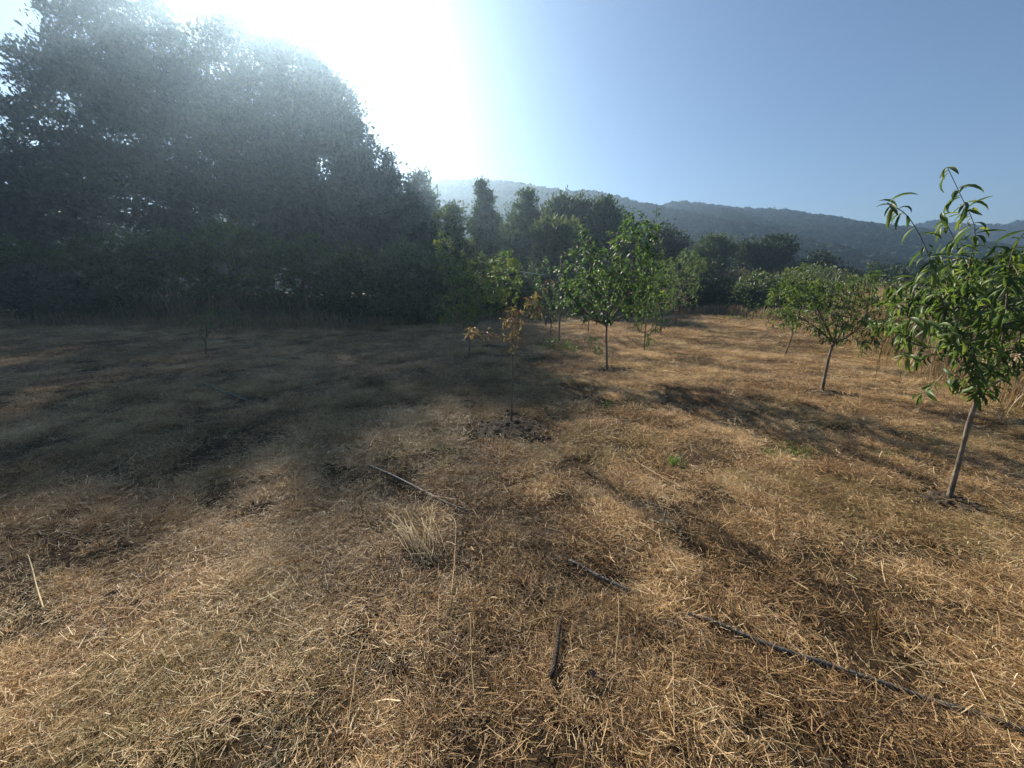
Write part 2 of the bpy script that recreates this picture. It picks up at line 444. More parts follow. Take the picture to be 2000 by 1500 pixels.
def big_tree(name, base, blobs, label, cat, mat='oak', n_tip=300, per=60, clump=.45, lsize=.24, seed=1, bark='oldbark', tr=.22, group=None, lean=0, up=.5, kind='dia', step=.7, droop=0, lmean=.5):
    """a tree or bush further off: a trunk with limbs, and a crown of leaf clumps round the twig tips"""
    r = np.random.default_rng(seed)
    base = np.array(base, float); base[2] = float(gz(base[0], base[1])) - .05
    A = blob_pts(r, blobs, n_tip)
    A[:, 2] = np.maximum(A[:, 2], gz(A[:, 0], A[:, 1]) + .08)
    cen = A.mean(0); hi = A[:, 2].max() - base[2]
    top = base + np.array([(cen[0] - base[0]) * .6 + lean, (cen[1] - base[1]) * .6, hi * .62])
    n = 8; tk = [base + (top - base) * (q / (n - 1)) + np.array([*r.normal(0, hi * .008, 2), 0]) * (0 < q) for q in range(n)]
    S = Skel(tk, r); tips = S.fill(A, step, 2)
    rad = S.radii(tr / (len(tips) ** .45), 2.2)
    t = thing(name, base.tolist(), label, cat, group)
    mb = MB()
    P = np.array(S.P)
    for c in S.chains(rad):
        rr = rad[c].copy(); rr[0] = min(rr[0], rr[1] * 1.1) if c[0] != 0 else rad[0] * 1.15
        if c[0] != 0 and rr.max() < .012: continue
        mb.add(*tube(P[c], rr, 8 if c[0] == 0 else 5, cap=False))
    obj('trunk', mb.mesh('trunk', True, base), M[bark], t)
    T = P[tips]
    nleaf = len(T) * per
    src = np.repeat(np.arange(len(T)), per)
    sc = clump * r.uniform(.5, 1.5, len(T))
    off = r.normal(0, 1, (nleaf, 3)) * np.array([1, 1, .7]) * sc[src][:, None] * .6
    # twigs carry their leaves upwards a little, so the outline breaks into sprigs
    pos = T[src] + off
    pos[:, 2] = np.maximum(pos[:, 2], gz(pos[:, 0], pos[:, 1]) + .02)
    out = nrm(T[src] - np.array([cen[0], cen[1], cen[2] - hi * .15]))
    D = nrm(off * .5 / sc[src][:, None] + out * .4 + np.array([0, 0, up * .7 - droop]) + r.normal(0, .75, (nleaf, 3)))
    N = r.normal(0, .6, (nleaf, 3)) + np.array([0, 0, .8])
    lc = np.clip(np.repeat(r.normal(lmean, .16, len(T)), per) + r.normal(0, .16, nleaf), 0, 1)
    Vl, Fl, Ll = leaves(pos, D, N, lsize * r.uniform(.4, 1.45, nleaf), kind, lc)
    o = obj('crown', mesh_from('crown', Vl - base, Fl, Ll), M[mat], t); o['kind'] = 'stuff'
    return t

def orchard_tree(name, trunk, trunk_r, limbs, blobs, label, mat, kinds, lsize, spacing, n_tip, seed, n_parts=0, tip_r=.0022, droop=.5, step=.09, rleaf=.006, lmean=.5, lsd=.2, cat='tree', bark='bark', group=None, lift=.12, ntr=18):
    """a young fruit tree near by: trunk, each main branch, single leaves as parts, the rest of the leaves joined"""
    r = np.random.default_rng(seed)
    trunk = [np.array(p, float) for p in trunk]
    base = trunk[0].copy()
    tk = spline(trunk, ntr)
    S = Skel(tk, r)
    tips = []
    for L in limbs:
        S.path(list(spline(L, max(4, int(np.linalg.norm(np.array(L[-1]) - L[0]) / step)))), lo=len(tk) - 4)
    if n_tip: tips = S.fill(blob_pts(r, blobs, n_tip), step, len(tk) - 1, lift=lift)
    rad = S.radii(tip_r, 2.0)
    k = trunk_r / rad[0]
    rad = np.where(rad > tip_r * 2.5, rad * np.clip((rad - tip_r * 2.5) / (rad[0] - tip_r * 2.5), 0, 1) * (k - 1) + rad, rad)
    rad[:len(tk)] = np.linspace(trunk_r, trunk_r * .78, len(tk)) * (1 + .35 * np.exp(-np.linspace(0, 14, len(tk))))
    P = np.array(S.P)
    t = thing(name, base.tolist(), label, cat, group)
    trm = MB(); trm.add(*tube(tk, rad[:len(tk)] * (1 + .07 * r.normal(size=len(tk))), 10)); obj('trunk', trm.mesh('trunk', True, base), M[bark], t)
    # main branches: every chain hangs on the limb it leaves the trunk with
    root = {}
    for q in range(len(tk), len(P)):
        p = S.par[q]; root[q] = q if p < len(tk) else root[p]
    br = {}
    for c in S.chains(rad):
        c = [q for q in c]
        while len(c) > 1 and c[1] < len(tk): c = c[1:]
        if len(c) < 2: continue
        rr = rad[c].copy(); rr[0] = min(rr[0], rr[1] * 1.1)
        br.setdefault(root[c[1]], MB()).add(*tube(P[c], rr, 6 if rr.max() > .006 else 4, cap=False))
    for mb in br.values():
        obj('branch', mb.mesh('branch', True, base), M[bark], t)
    # leaves along the thin wood
    pos, D, N = [], [], []
    ang = r.random() * 6
    for q in range(len(tk), len(P)):
        if rad[q] > rleaf: continue
        a, b = P[S.par[q]], P[q]; L = np.linalg.norm(b - a); d = nrm(b - a)
        m = r.poisson(L / spacing) + (2 if S.kids[q] == 0 else 0)
        for _ in range(m):
            ang += 2.4
            s1 = nrm(np.cross(d, [.2, .3, .9])); s2 = np.cross(d, s1)
            rd = s1 * math.cos(ang) + s2 * math.sin(ang)
            f = r.random()
            dd = nrm(d * r.uniform(.2, .8) + rd * .9 + np.array([0, 0, -droop * r.uniform(.2, 1.2)]))
            pos.append(a + (b - a) * f); D.append(dd); N.append(nrm(d * .6 + np.array([0, 0, .9]) + r.normal(0, .35, 3)))
    pos, D, N = np.array(pos), np.array(D), np.array(N)
    n = len(pos)
    size = lsize * r.uniform(.55, 1.2, n)
    patch = fbm(pos[:, 0] * 4 + seed, pos[:, 2] * 4 + pos[:, 1], 2) - .5
    lc = np.clip(r.normal(lmean, lsd, n) + patch * .5, 0, 1)
    kid = r.integers(0, len(kinds), n)
    first = np.zeros(n, bool)
    if n_parts:
        dist = np.linalg.norm(pos - np.array([0, 0, CAM_H]), axis=1)
        u = pos[:, 0] / np.maximum(pos[:, 1] * cP - (pos[:, 2] - CAM_H) * sP, .1)
        score = size / dist * r.uniform(.6, 1.2, n) * (np.abs(u) < 1.33)
        first[np.argsort(-score)[:min(n_parts, n)]] = True
    mb = MB()
    for q, kd in enumerate(kinds):
        s = (kid == q) & ~first
        if s.any(): mb.add(*leaves(pos[s] - base, D[s], N[s], size[s], kd, lc[s]))
    if mb.V:
        o = obj('foliage', mb.mesh('foliage'), M[mat], t); o['kind'] = 'stuff'
    if n_parts:
        lib = {}
        Fr = frames(D, N)
        for q in np.nonzero(first)[0]:
            key = (kinds[kid[q]], int(lc[q] * 5.999))
            if key not in lib:
                Vt, Ft = TPL[key[0]]
                me = mesh_from('leaf', Vt, Ft, np.full(len(Vt), (key[1] + .5) / 6)); me.materials.append(M[mat]); lib[key] = me
            lf = bpy.data.objects.new('leaf', lib[key]); COL.objects.link(lf); lf.parent = t
            mw = np.eye(4); mw[:3, :3] = Fr[q] * size[q]; mw[:3, 3] = pos[q] - base
            lf.matrix_local = Matrix(mw.tolist())
    print(name, 'leaves', n, 'tips', len(tips))
    return t

# ------------------------------------------------------------------ the hills
hill('hill', [(380, 420), (700, 372), (850, 356), (905, 352), (960, 352), (1010, 358), (1075, 372), (1150, 374), (1220, 389), (1285, 403), (1340, 418), (1420, 440), (1500, 475), (1600, 530)], 210, 115, 'long wooded hill fading in haze behind the tall trees', 5000, 4.0, 5)
hill('hill', [(1000, 520), (1120, 470), (1230, 420), (1285, 403), (1330, 394), (1380, 400), (1430, 408), (1480, 410), (1540, 414), (1600, 430), (1650, 437), (1700, 450), (1740, 468), (1800, 500), (1900, 530)], 255, 140, 'dark wooded hill with a rounded crest on the right', 6200, 4.6, 9)
hill('mountain', [(1400, 520), (1600, 480), (1700, 456), (1760, 449), (1830, 429), (1870, 436), (1900, 441), (1960, 439), (1990, 433), (2060, 425), (2200, 440), (2500, 470)], 330, 110, 'faint blue mountain far off at the right edge', 3200, 5, 13)
hill('hill', [(1640, 545), (1750, 520), (1850, 512), (1950, 508), (2100, 500), (2400, 500)], 75, 28, 'low scrubby rise behind the right hand peach tree', 1400, 2.2, 21)

# trees that stand up from the crest of the right hand hill
for k, (px, py, s) in enumerate([(1484, 412, 1.0), (1494, 408, 1.2), (1503, 406, 1.1), (1512, 406, 1.25), (1522, 407, 1.1), (1532, 407, 1.2), (1541, 410, 1.2), (1551, 413, .9), (1592, 424, .8)]):
    c = at(px, py, 253); s *= .8
    t = thing('ridge_tree', (c[0], c[1], c[2] - 7.2), ['first', 'second', 'third', 'fourth', 'fifth', 'sixth', 'seventh', 'eighth', 'ninth'][k] + ' small dark tree from the left on the crest of the right hill', 'tree', 'trees on the hill crest')
    V, F = tube([(0, 0, 0), (0, 0, 6 * s)], [.25, .1], 5); obj('trunk', mesh_from('trunk', V, F), M['oldbark'], t)
    r = np.random.default_rng(60 + k); n = 260
    h = r.random(n); w = 1.9 * s * (1 - h) ** .7 + .15; a = r.uniform(0, 6.28, n)
    pos = np.stack([np.cos(a) * w, np.sin(a) * w, 1.0 + h * 6.6 * s], -1)
    V, F, L = leaves(pos, np.stack([np.cos(a), np.sin(a), .3 + 0 * a], -1), r.normal(0, .5, (n, 3)) + [0, 0, 1], np.full(n, .7), 'dia', r.random(n) * .4)
    obj('crown', mesh_from('crown', V, F, L), M['forest'], t)['kind'] = 'stuff'

# ------------------------------------------------------------------ tall trees on the left
def gb(px, Y):                                  # foot of a tree at this column and depth
    u = (px - 1000) / FOC
    x = u * Y / 1.0
    return np.array([x, Y, 0.0])
BIG = dict(n_tip=620, per=60, clump=1.0, lsize=.50, step=1.5, tr=.55)
big_tree('tall_tree', gb(215, 54), [(262, 130, 104, 160, 54, 1.5), (130, 240, 95, 85, 53), (330, 250, 100, 160, 54), (62, 112, 46, 12, 53, 1.4), (120, 130, 60, 40, 53, .9), (50, 215, 40, 14, 53, 1.2), (200, 420, 190, 130, 53, 1.3), (260, 360, 120, 80, 53, 1)], 'tallest dark evergreen tree at left, its top cut by the frame', 'tree', seed=101, **{**BIG, 'n_tip': 1500})
big_tree('tall_tree', gb(30, 52), [(-40, 330, 120, 120, 52), (40, 430, 110, 110, 52), (-120, 470, 140, 140, 52)], 'dark evergreen tree at the far left edge of the frame', 'tree', seed=102, **{**BIG, 'n_tip': 680})
big_tree('tall_tree', gb(470, 55), [(470, 150, 80, 95, 55, 1.2), (430, 300, 100, 130, 54), (510, 330, 90, 120, 54), (450, 470, 120, 90, 53)], 'hazy evergreen tree with a pointed top just left of the sun', 'tree', seed=103, **{**BIG, 'n_tip': 860})
big_tree('tall_tree', gb(600, 55), [(585, 185, 62, 95, 55, 1.2), (645, 240, 58, 85, 55), (620, 370, 100, 120, 54), (560, 420, 80, 100, 54), (690, 300, 40, 60, 54)], 'evergreen tree standing right below the sun glare', 'tree', seed=104, **{**BIG, 'n_tip': 860})
big_tree('tall_tree', gb(725, 54), [(730, 345, 42, 70, 54), (700, 420, 80, 90, 53), (770, 420, 50, 70, 53), (730, 500, 90, 70, 52)], 'shorter evergreen tree stepping down right of the tall group', 'tree', seed=105, **{**BIG, 'n_tip': 420, 'tr': .2})
big_tree('tall_tree', gb(815, 54), [(825, 385, 28, 38, 54), (815, 450, 50, 70, 53), (840, 520, 60, 60, 52)], 'lowest tree at the right end of the tall left group', 'tree', mat='wood', seed=106, **{**BIG, 'n_tip': 260, 'tr': .16})

# ------------------------------------------------------------------ trees in the middle and right background
MID = dict(per=56, clump=.5, lsize=.26, tr=.14)
big_tree('cone_tree', gb(948, 33), [(940, 372, 4, 15, 33, 4), (954, 382, 4, 12, 33, 3), (945, 408, 16, 22, 33, 2), (945, 442, 32, 28, 33, 1.5), (946, 492, 47, 36, 33, 1.3), (948, 550, 56, 50, 32)], 'pointed cone shaped tree in front of the hill', 'tree', mat='wood', n_tip=620, seed=201, **{**MID, 'clump': .3, 'per': 40, 'lsize': .22})
big_tree('background_tree', gb(885, 31), [(880, 440, 26, 40, 31), (885, 520, 50, 70, 30)], 'rounded tree between the tall left group and the cone shaped tree', 'tree', mat='wood', n_tip=190, seed=202, **MID)
big_tree('background_tree', gb(1030, 34), [(1030, 390, 10, 22, 34, 1.6), (1018, 425, 26, 26, 34, 1.2), (1042, 440, 20, 30, 34), (1020, 485, 44, 44, 34), (1040, 540, 50, 60, 33)], 'loose topped tree just right of the cone shaped tree', 'tree', mat='wood', n_tip=240, seed=203, **MID)
big_tree('background_tree', gb(988, 36), [(988, 455, 26, 30, 36), (990, 500, 40, 40, 36), (985, 550, 50, 40, 35)], 'low tree filling the gap right of the cone shaped tree', 'tree', mat='wood', n_tip=170, seed=214, **MID)
big_tree('background_tree', gb(1062, 37), [(1062, 450, 30, 34, 37), (1060, 500, 40, 50, 36)], 'low tree half hidden left of the pale feathery bush', 'tree', mat='wood', n_tip=170, seed=215, **MID)
big_tree('background_tree', gb(1105, 36), [(1078, 412, 18, 22, 36, 1.2), (1100, 400, 16, 18, 36, 1.3), (1132, 402, 20, 18, 36, 1.3), (1105, 440, 50, 34, 36), (1142, 440, 22, 34, 36), (1110, 500, 60, 60, 35)], 'broad dark tree behind the pale feathery bush', 'tree', mat='wood', n_tip=280, seed=204, **MID)
big_tree('background_tree', gb(1185, 36), [(1172, 408, 16, 18, 36, 1.3), (1192, 414, 20, 22, 36, 1.2), (1182, 445, 36, 30, 36), (1195, 490, 50, 70, 35)], 'round topped dark tree behind the middle plum tree', 'tree', mat='wood', n_tip=220, seed=205, **MID)
big_tree('background_tree', gb(1240, 34), [(1245, 500, 40, 50, 34), (1230, 560, 50, 50, 33)], 'dark tree hidden behind the crown of the middle plum tree', 'tree', mat='wood', n_tip=140, seed=206, **MID)
big_tree('background_tree', gb(1302, 38), [(1300, 480, 42, 38, 38), (1310, 540, 50, 40, 37)], 'dark rounded tree under the dip of the hills', 'tree', mat='oak', n_tip=200, seed=207, **MID)
big_tree('background_tree', gb(1392, 40), [(1392, 495, 38, 32, 40), (1385, 545, 48, 36, 39)], 'dark bushy tree left of the two round trees', 'tree', mat='wood', n_tip=200, seed=208, **MID)
big_tree('background_tree', gb(1462, 42), [(1463, 498, 22, 32, 42), (1460, 545, 30, 36, 41)], 'narrower of the two round dark trees below the right hill', 'tree', mat='oak', n_tip=160, seed=209, **MID)
big_tree('background_tree', gb(1512, 42), [(1512, 492, 32, 34, 42, 1.3), (1515, 540, 42, 36, 41)], 'larger of the two round dark trees below the right hill', 'tree', mat='oak', n_tip=220, seed=210, **MID)
big_tree('background_tree', gb(1600, 40), [(1598, 520, 34, 26, 40), (1630, 545, 44, 24, 39), (1580, 555, 40, 30, 39)], 'low spreading dark tree behind the short leaning plum tree', 'tree', mat='oak', n_tip=200, seed=211, **MID)
big_tree('background_tree', gb(1725, 38), [(1720, 560, 50, 34, 38), (1770, 575, 50, 30, 37), (1690, 585, 40, 30, 36)], 'low dark scrub tree behind the right peach tree', 'tree', mat='oak', n_tip=200, seed=212, **MID)
big_tree('background_tree', gb(1900, 36), [(1900, 560, 60, 34, 36), (1980, 565, 60, 36, 36)], 'dark scrub seen through the right edge of the peach tree', 'tree', mat='wood', n_tip=200, seed=213, **MID)
big_tree('feathery_bush', gb(1088, 25), [(1085, 462, 40, 30, 25), (1090, 510, 55, 40, 25)], 'pale feathery bush in front of the broad dark tree', 'bush', mat='pale', n_tip=150, per=60, clump=.4, lsize=.28, tr=.06, seed=220, up=1.1)

# ------------------------------------------------------------------ thicket along the field edge
TH = dict(per=52, clump=.34, lsize=.15, tr=.05, step=.4)
thicket = [
    (-60, 21, [(-40, 545, 110, 60, 21), (40, 520, 70, 50, 21)], 'wood', 'dark bush at the far left end of the thicket', 260),
    (95, 17.5, [(90, 575, 75, 55, 17.5, 1.3), (140, 610, 50, 35, 17)], 'greyshrub', 'grey leafed shrub standing out at the left of the thicket', 260),
    (215, 19, [(220, 540, 80, 80, 19.5), (230, 610, 70, 40, 18.5)], 'wood', 'dark bush just right of the grey leafed shrub', 260),
    (330, 20, [(330, 520, 90, 70, 20.5), (340, 590, 80, 50, 19.5)], 'bramble', 'dark bush behind the dry reeds, nearer the left', 260),
    (470, 20, [(470, 520, 100, 80, 20.5), (480, 600, 90, 50, 19.5)], 'wood', 'broad dark bush behind the middle of the dry reeds', 280),
    (600, 19, [(600, 540, 80, 80, 19.5), (600, 610, 80, 40, 18.5)], 'wood', 'dark bush below the sun glare at the field edge', 280),
    (700, 17.5, [(700, 560, 80, 70, 18), (710, 615, 70, 36, 17.5)], 'wood', 'dark bush left of the spreading bramble', 280),
    (790, 17, [(790, 540, 70, 60, 17.5), (800, 600, 70, 45, 17)], 'bramble', 'spreading bramble left of the shaded plum tree', 300),
    (880, 19, [(880, 560, 60, 60, 19.5), (880, 610, 60, 30, 19)], 'wood', 'dark bush right behind the shaded plum tree', 240),
    (960, 22, [(960, 560, 70, 55, 22.5), (970, 600, 70, 28, 22)], 'wood', 'dark bush behind the orange leafed sapling', 240),
    (1060, 24, [(1060, 560, 70, 50, 24.5), (1050, 595, 70, 26, 24)], 'wood', 'dark bush left behind the middle plum tree', 240),
    (1160, 25, [(1160, 560, 70, 50, 25.5), (1150, 595, 70, 24, 25)], 'wood', 'dark bush straight behind the middle plum tree', 220),
    (1260, 25, [(1260, 560, 70, 50, 25.5), (1270, 598, 60, 22, 25)], 'wood', 'dark bush right behind the middle plum tree', 220),
    (1395, 23.5, [(1390, 580, 50, 34, 24.5, 1.2), (1400, 600, 50, 20, 24)], 'oak', 'shadowy bush at the field edge right of the pale almond tree', 240),
    (1475, 22, [(1480, 575, 55, 36, 22.5), (1500, 610, 55, 24, 21.5)], 'bramble', 'grey green bramble at the field edge left of the short leaning tree', 260),
    (1560, 21, [(1560, 575, 50, 36, 21.5), (1570, 615, 40, 24, 20.5)], 'bramble', 'bramble behind the thin leaning sapling', 220),
    (1680, 19, [(1690, 585, 60, 40, 19), (1670, 630, 50, 30, 18)], 'bramble', 'green bramble between the short plum tree and the peach tree', 240),
    (1440, 26, [(1440, 555, 44, 26, 26), (1410, 570, 34, 20, 26)], 'greyshrub', 'tawny scrub behind the grey green bramble', 160),
    (1600, 27, [(1590, 545, 50, 24, 27), (1640, 565, 44, 24, 27)], 'pale', 'pale green scrub behind the short leaning fruit tree', 170),
    (1850, 17, [(1850, 590, 90, 40, 17), (1960, 600, 90, 40, 17)], 'bramble', 'green hedge bush seen behind the peach tree', 260),
]
for k, (px, Yd, bl, mt, lab, n) in enumerate(thicket):
    big_tree('bush', gb(px, Yd), bl, lab, 'bush', mat=mt, n_tip=n, seed=300 + k, group='bushes along the field edge', **TH)

# ------------------------------------------------------------------ tall dry grass and reeds
def blades(r, xy, h, w, mat, lean=.25, seg=4, head=True, lcm=.5):
    n = len(xy); z = gz(xy[:, 0], xy[:, 1])
    a = r.uniform(0, 6.28, n); ln = np.abs(r.normal(0, lean, n)); dirv = np.stack([np.cos(a), np.sin(a)], -1)
    wa = a + r.uniform(.8, 2.2, n); side = np.stack([np.cos(wa), np.sin(wa), 0 * wa], -1)
    ts = np.linspace(0, 1, seg + 1)
    ww = np.interp(ts, [0, .6, .78, .88, 1], [1, .7, 1.5 if head else .5, 1.8 if head else .35, .05])
    V = np.zeros((n, seg + 1, 2, 3))
    for k, t in enumerate(ts):
        c = np.stack([xy[:, 0] + dirv[:, 0] * ln * h * t ** 1.8, xy[:, 1] + dirv[:, 1] * ln * h * t ** 1.8, z - .02 + h * t * (1 - .18 * ln * t)], -1)
        V[:, k, 0] = c - side * (w * ww[k] / 2)[:, None]; V[:, k, 1] = c + side * (w * ww[k] / 2)[:, None]
    b = (np.arange(n) * (seg + 1) * 2)[:, None, None]; q = (np.arange(seg) * 2)[None, :, None]
    F = (b + q + np.array([0, 1, 3, 2])[None, None]).reshape(-1, 4)
    lc = np.repeat(np.clip(r.normal(lcm, .2, n), 0, 1), (seg + 1) * 2)
    return V.reshape(-1, 3), F, lc
def stand(name, strips, n, h, w, mat, label, cat, seed, lean=.2, lcm=.5):
    """strips: (x0, y0, x1, y1, half width) lines on the ground that the stems crowd round"""
    r = np.random.default_rng(seed); mb = MB()
    tot = sum(math.hypot(s[2] - s[0], s[3] - s[1]) + s[4] for s in strips)
    for s in strips:
        m = int(n * (math.hypot(s[2] - s[0], s[3] - s[1]) + s[4]) / tot)
        t = r.random(m)
        xy = np.stack([s[0] + (s[2] - s[0]) * t, s[1] + (s[3] - s[1]) * t], -1) + r.normal(0, s[4] * .5, (m, 2))
        hh = h * r.uniform(.4, 1.1, m) * (.3 + 1.35 * fbm(xy[:, 0] * .8 + seed, xy[:, 1] * .8, 3))
        mb.add(*blades(r, xy, hh, w * r.uniform(.6, 1.3, m), mat, lean, lcm=lcm))
    return tag(obj(name, mb.mesh(name), M[mat]), label, cat, kind='stuff')
def gxy(px, Y): return (px - 1000) / FOC * Y
stand('dry_reeds', [(gxy(250, 17), 17.2, gxy(640, 17), 16.8, 1.6), (gxy(330, 18), 18.3, gxy(580, 18), 18, 1.6)], 1000, 1.5, .02, 'reed', 'tall dry reeds in front of the dark thicket at left', 'reeds', 41, .4, .22)  # low lcm: shade on these reeds is put into the stem colour
stand('reeds', [(gxy(1400, 25), 25, gxy(1660, 24), 24, 1.0)], 2600, 2.2, .03, 'greenreed', 'green and straw coloured reeds below the round dark trees', 'reeds', 42, .3)
stand('tall_dry_grass', [(9.3, 9.2, 10.6, 11.2, .5), (10.6, 11, 12.5, 14, .8)], 5200, 1.35, .012, 'reed', 'tuft of tall dry grass behind the short plum tree', 'grass', 43, .28, .62)
stand('tall_dry_grass', [(7.0, 4.6, 9.0, 8.2, .5), (7.8, 5.0, 11, 9, 1.2)], 4600, .75, .010, 'reed', 'band of tall dry grass along the right edge of the field', 'grass', 44, .35, .58)
stand('dry_grass_fringe', [(gxy(60, 16), 16.5, gxy(720, 15.5), 15.3, .9), (gxy(720, 15.5), 15.6, gxy(1000, 20), 19.6, .8), (gxy(1000, 20), 20.5, gxy(1420, 22), 22, .7), (gxy(1420, 21), 21, gxy(1640, 16), 17, .6)], 9000, .55, .016, 'reed', 'fringe of uncut dry grass where the field meets the bushes', 'grass', 45, .35, .4)

# ------------------------------------------------------------------ fruit trees in the field
pA = ground(1852, 978); YA = pA[1]
def A_(px, py, dy=0.0): return at(px, py, YA + dy)
orchard_tree('peach_tree', [pA - [0, 0, .05], A_(1872, 905), A_(1890, 835), A_(1910, 772)], .0155,
    [[A_(1910, 772), A_(1903, 700, .05), A_(1885, 620, .05), A_(1893, 520, .0), A_(1905, 450), A_(1878, 385), A_(1850, 326)],
     [A_(1910, 772), A_(1880, 690, -.1), A_(1845, 600, -.2), A_(1815, 500, -.25), A_(1775, 425, -.25), A_(1733, 396, -.25)],
     [A_(1910, 772), A_(1930, 690, .2), A_(1925, 590, .3), A_(1880, 500, .3), A_(1838, 415, .3)],
     [A_(1910, 772), A_(1965, 735), A_(2030, 690), A_(2080, 610), A_(2110, 520)],
     [A_(1910, 772), A_(1950, 700, -.25), A_(1965, 600, -.3), A_(1975, 500, -.3), A_(2010, 440, -.3)],
     [A_(1910, 772), A_(1900, 690, -.3), A_(1840, 640, -.4), A_(1770, 620, -.45), A_(1715, 640, -.45)],
     [A_(1910, 772), A_(1870, 735, .1), A_(1830, 745, .15), A_(1795, 775, .15)],
     [A_(1910, 772), A_(1950, 690, .4), A_(1990, 600, .5), A_(2000, 520, .5)]],
    [(1870, 580, 120, 110, YA, 1.4, 130), (1960, 590, 110, 130, YA, 1.3, 140), (1870, 680, 110, 55, YA, .45, 120), (2060, 600, 80, 110, YA, 1, 100), (1800, 610, 70, 70, YA, .9, 90)],
    'nearest peach tree at right with long curled leaves and a leaning trunk', 'peach', ['lance1', 'lance2', 'lance3', 'lance3', 'lance4'], .122, .021, 165, 401, n_parts=300, droop=.85, step=.08, tip_r=.0022, lmean=.62)

pB = ground(1605, 765); YB = pB[1]
def B_(px, py, dy=0.0): return at(px, py, YB + dy)
orchard_tree('plum_tree', [pB - [0, 0, .05], B_(1612, 730), B_(1621, 690), B_(1629, 670)], .022,
    [[B_(1629, 670), B_(1660, 655), B_(1690, 620), B_(1700, 560), B_(1705, 510)], [B_(1629, 670), B_(1640, 600, .2), B_(1650, 540, .2)],
     [B_(1629, 670), B_(1600, 610, -.2), B_(1580, 560, -.2), B_(1560, 515, -.2)], [B_(1629, 670), B_(1660, 620, -.3), B_(1675, 560, -.4)],
     [B_(1629, 670), B_(1690, 640, -.2), B_(1715, 680, -.2)], [B_(1629, 670), B_(1580, 630, .2), B_(1530, 610, .2)]],
    [(1615, 600, 85, 62, YB, 1.4, 90), (1690, 590, 60, 70, YB, 1, 90), (1560, 590, 50, 50, YB, .8, 70), (1640, 645, 70, 28, YB, .6, 60), (1690, 670, 28, 34, YB, .5, 40)],
    'short fruit tree with a round drooping crown and slanting trunk', 'peach', ['lance', 'lance1', 'lance2'], .105, .026, 420, 402, n_parts=250, droop=.7, step=.1, rleaf=.007, tip_r=.0026, lmean=.44)

pC = ground(1531, 696); YC = pC[1]
def C_(px, py, dy=0.0): return at(px, py, YC + dy)
orchard_tree('plum_tree', [pC - [0, 0, .05], C_(1540, 675), C_(1549, 650)], .02,
    [[C_(1549, 650), C_(1550, 590), C_(1560, 535), C_(1570, 512)], [C_(1549, 650), C_(1525, 600), C_(1500, 575)]],
    [(1555, 570, 45, 55, YC, 1.2, 60), (1525, 600, 30, 40, YC, .8, 50)],
    'thin leaning sapling behind the short round fruit tree', 'peach', ['lance1', 'lance2'], .11, .034, 130, 403, droop=.7, step=.13, tip_r=.003, lmean=.6)

pD = ground(1185, 725); YD = pD[1]
def D_(px, py, dy=0.0): return at(px, py, YD + dy)
orchard_tree('plum_tree', [pD - [0, 0, .05], D_(1185, 700), D_(1184, 660), D_(1185, 635)], .023,
    [[D_(1185, 635), D_(1205, 608), D_(1230, 560), D_(1240, 490), D_(1236, 404)], [D_(1185, 635), D_(1170, 590), D_(1152, 510), D_(1137, 420)],
     [D_(1185, 635), D_(1200, 570, .3), D_(1215, 490, .3), D_(1221, 405, .3)], [D_(1185, 635), D_(1190, 580, -.4), D_(1195, 530, -.5), D_(1193, 448, -.5)],
     [D_(1185, 635), D_(1150, 615), D_(1110, 570), D_(1085, 520)], [D_(1185, 635), D_(1240, 600), D_(1272, 560), D_(1278, 490), D_(1283, 402)], [D_(1185, 635), D_(1155, 625, -.3), D_(1120, 610, -.4)]],
    [(1235, 500, 50, 85, YD, 1.5, 70), (1145, 540, 55, 85, YD, 1.3, 70), (1190, 570, 95, 55, YD, 1.2, 100), (1272, 540, 32, 75, YD, 1.0, 60), (1282, 450, 8, 40, YD, 1.2, 14), (1137, 455, 9, 34, YD, 1.2, 14), (1221, 440, 9, 34, YD, 1.0, 14), (1110, 585, 34, 40, YD, .7, 50), (1195, 610, 80, 24, YD, .6, 70)],
    'tallest plum tree in the middle of the field with a straight trunk', 'plum', ['ovate'], .084, .024, 720, 404, n_parts=280, droop=.55, step=.12, tip_r=.003, lmean=.56)

pE = ground(998, 826); YE = pE[1]
def E_(px, py, dy=0.0): return at(px, py, YE + dy)
orchard_tree('peach_sapling', [pE - [0, 0, .05], E_(1000, 780), E_(1001, 730), E_(1002, 690)], .013,
    [[E_(1002, 690), E_(998, 660), E_(970, 655), E_(935, 648), E_(912, 655)], [E_(1002, 690), E_(1005, 650), E_(1025, 620), E_(1050, 580), E_(1075, 540)],
     [E_(1002, 690), E_(1000, 640), E_(995, 600), E_(990, 592)], [E_(1002, 690), E_(1012, 650, -.1), E_(1015, 610, -.1)], [E_(1002, 690), E_(1006, 640, .15), E_(1035, 600, .15)]],
    [(1000, 620, 24, 24, YE, 1, 25), (1045, 590, 18, 34, YE, .9, 25), (940, 645, 30, 14, YE, 1.3, 24)],
    'slender orange leafed peach sapling at the edge of the shade', 'autumn', ['lance1', 'lance2', 'lance3'], .092, .032, 34, 405, n_parts=290, droop=.6, step=.07, tip_r=.0018, lmean=.55, lsd=.3)

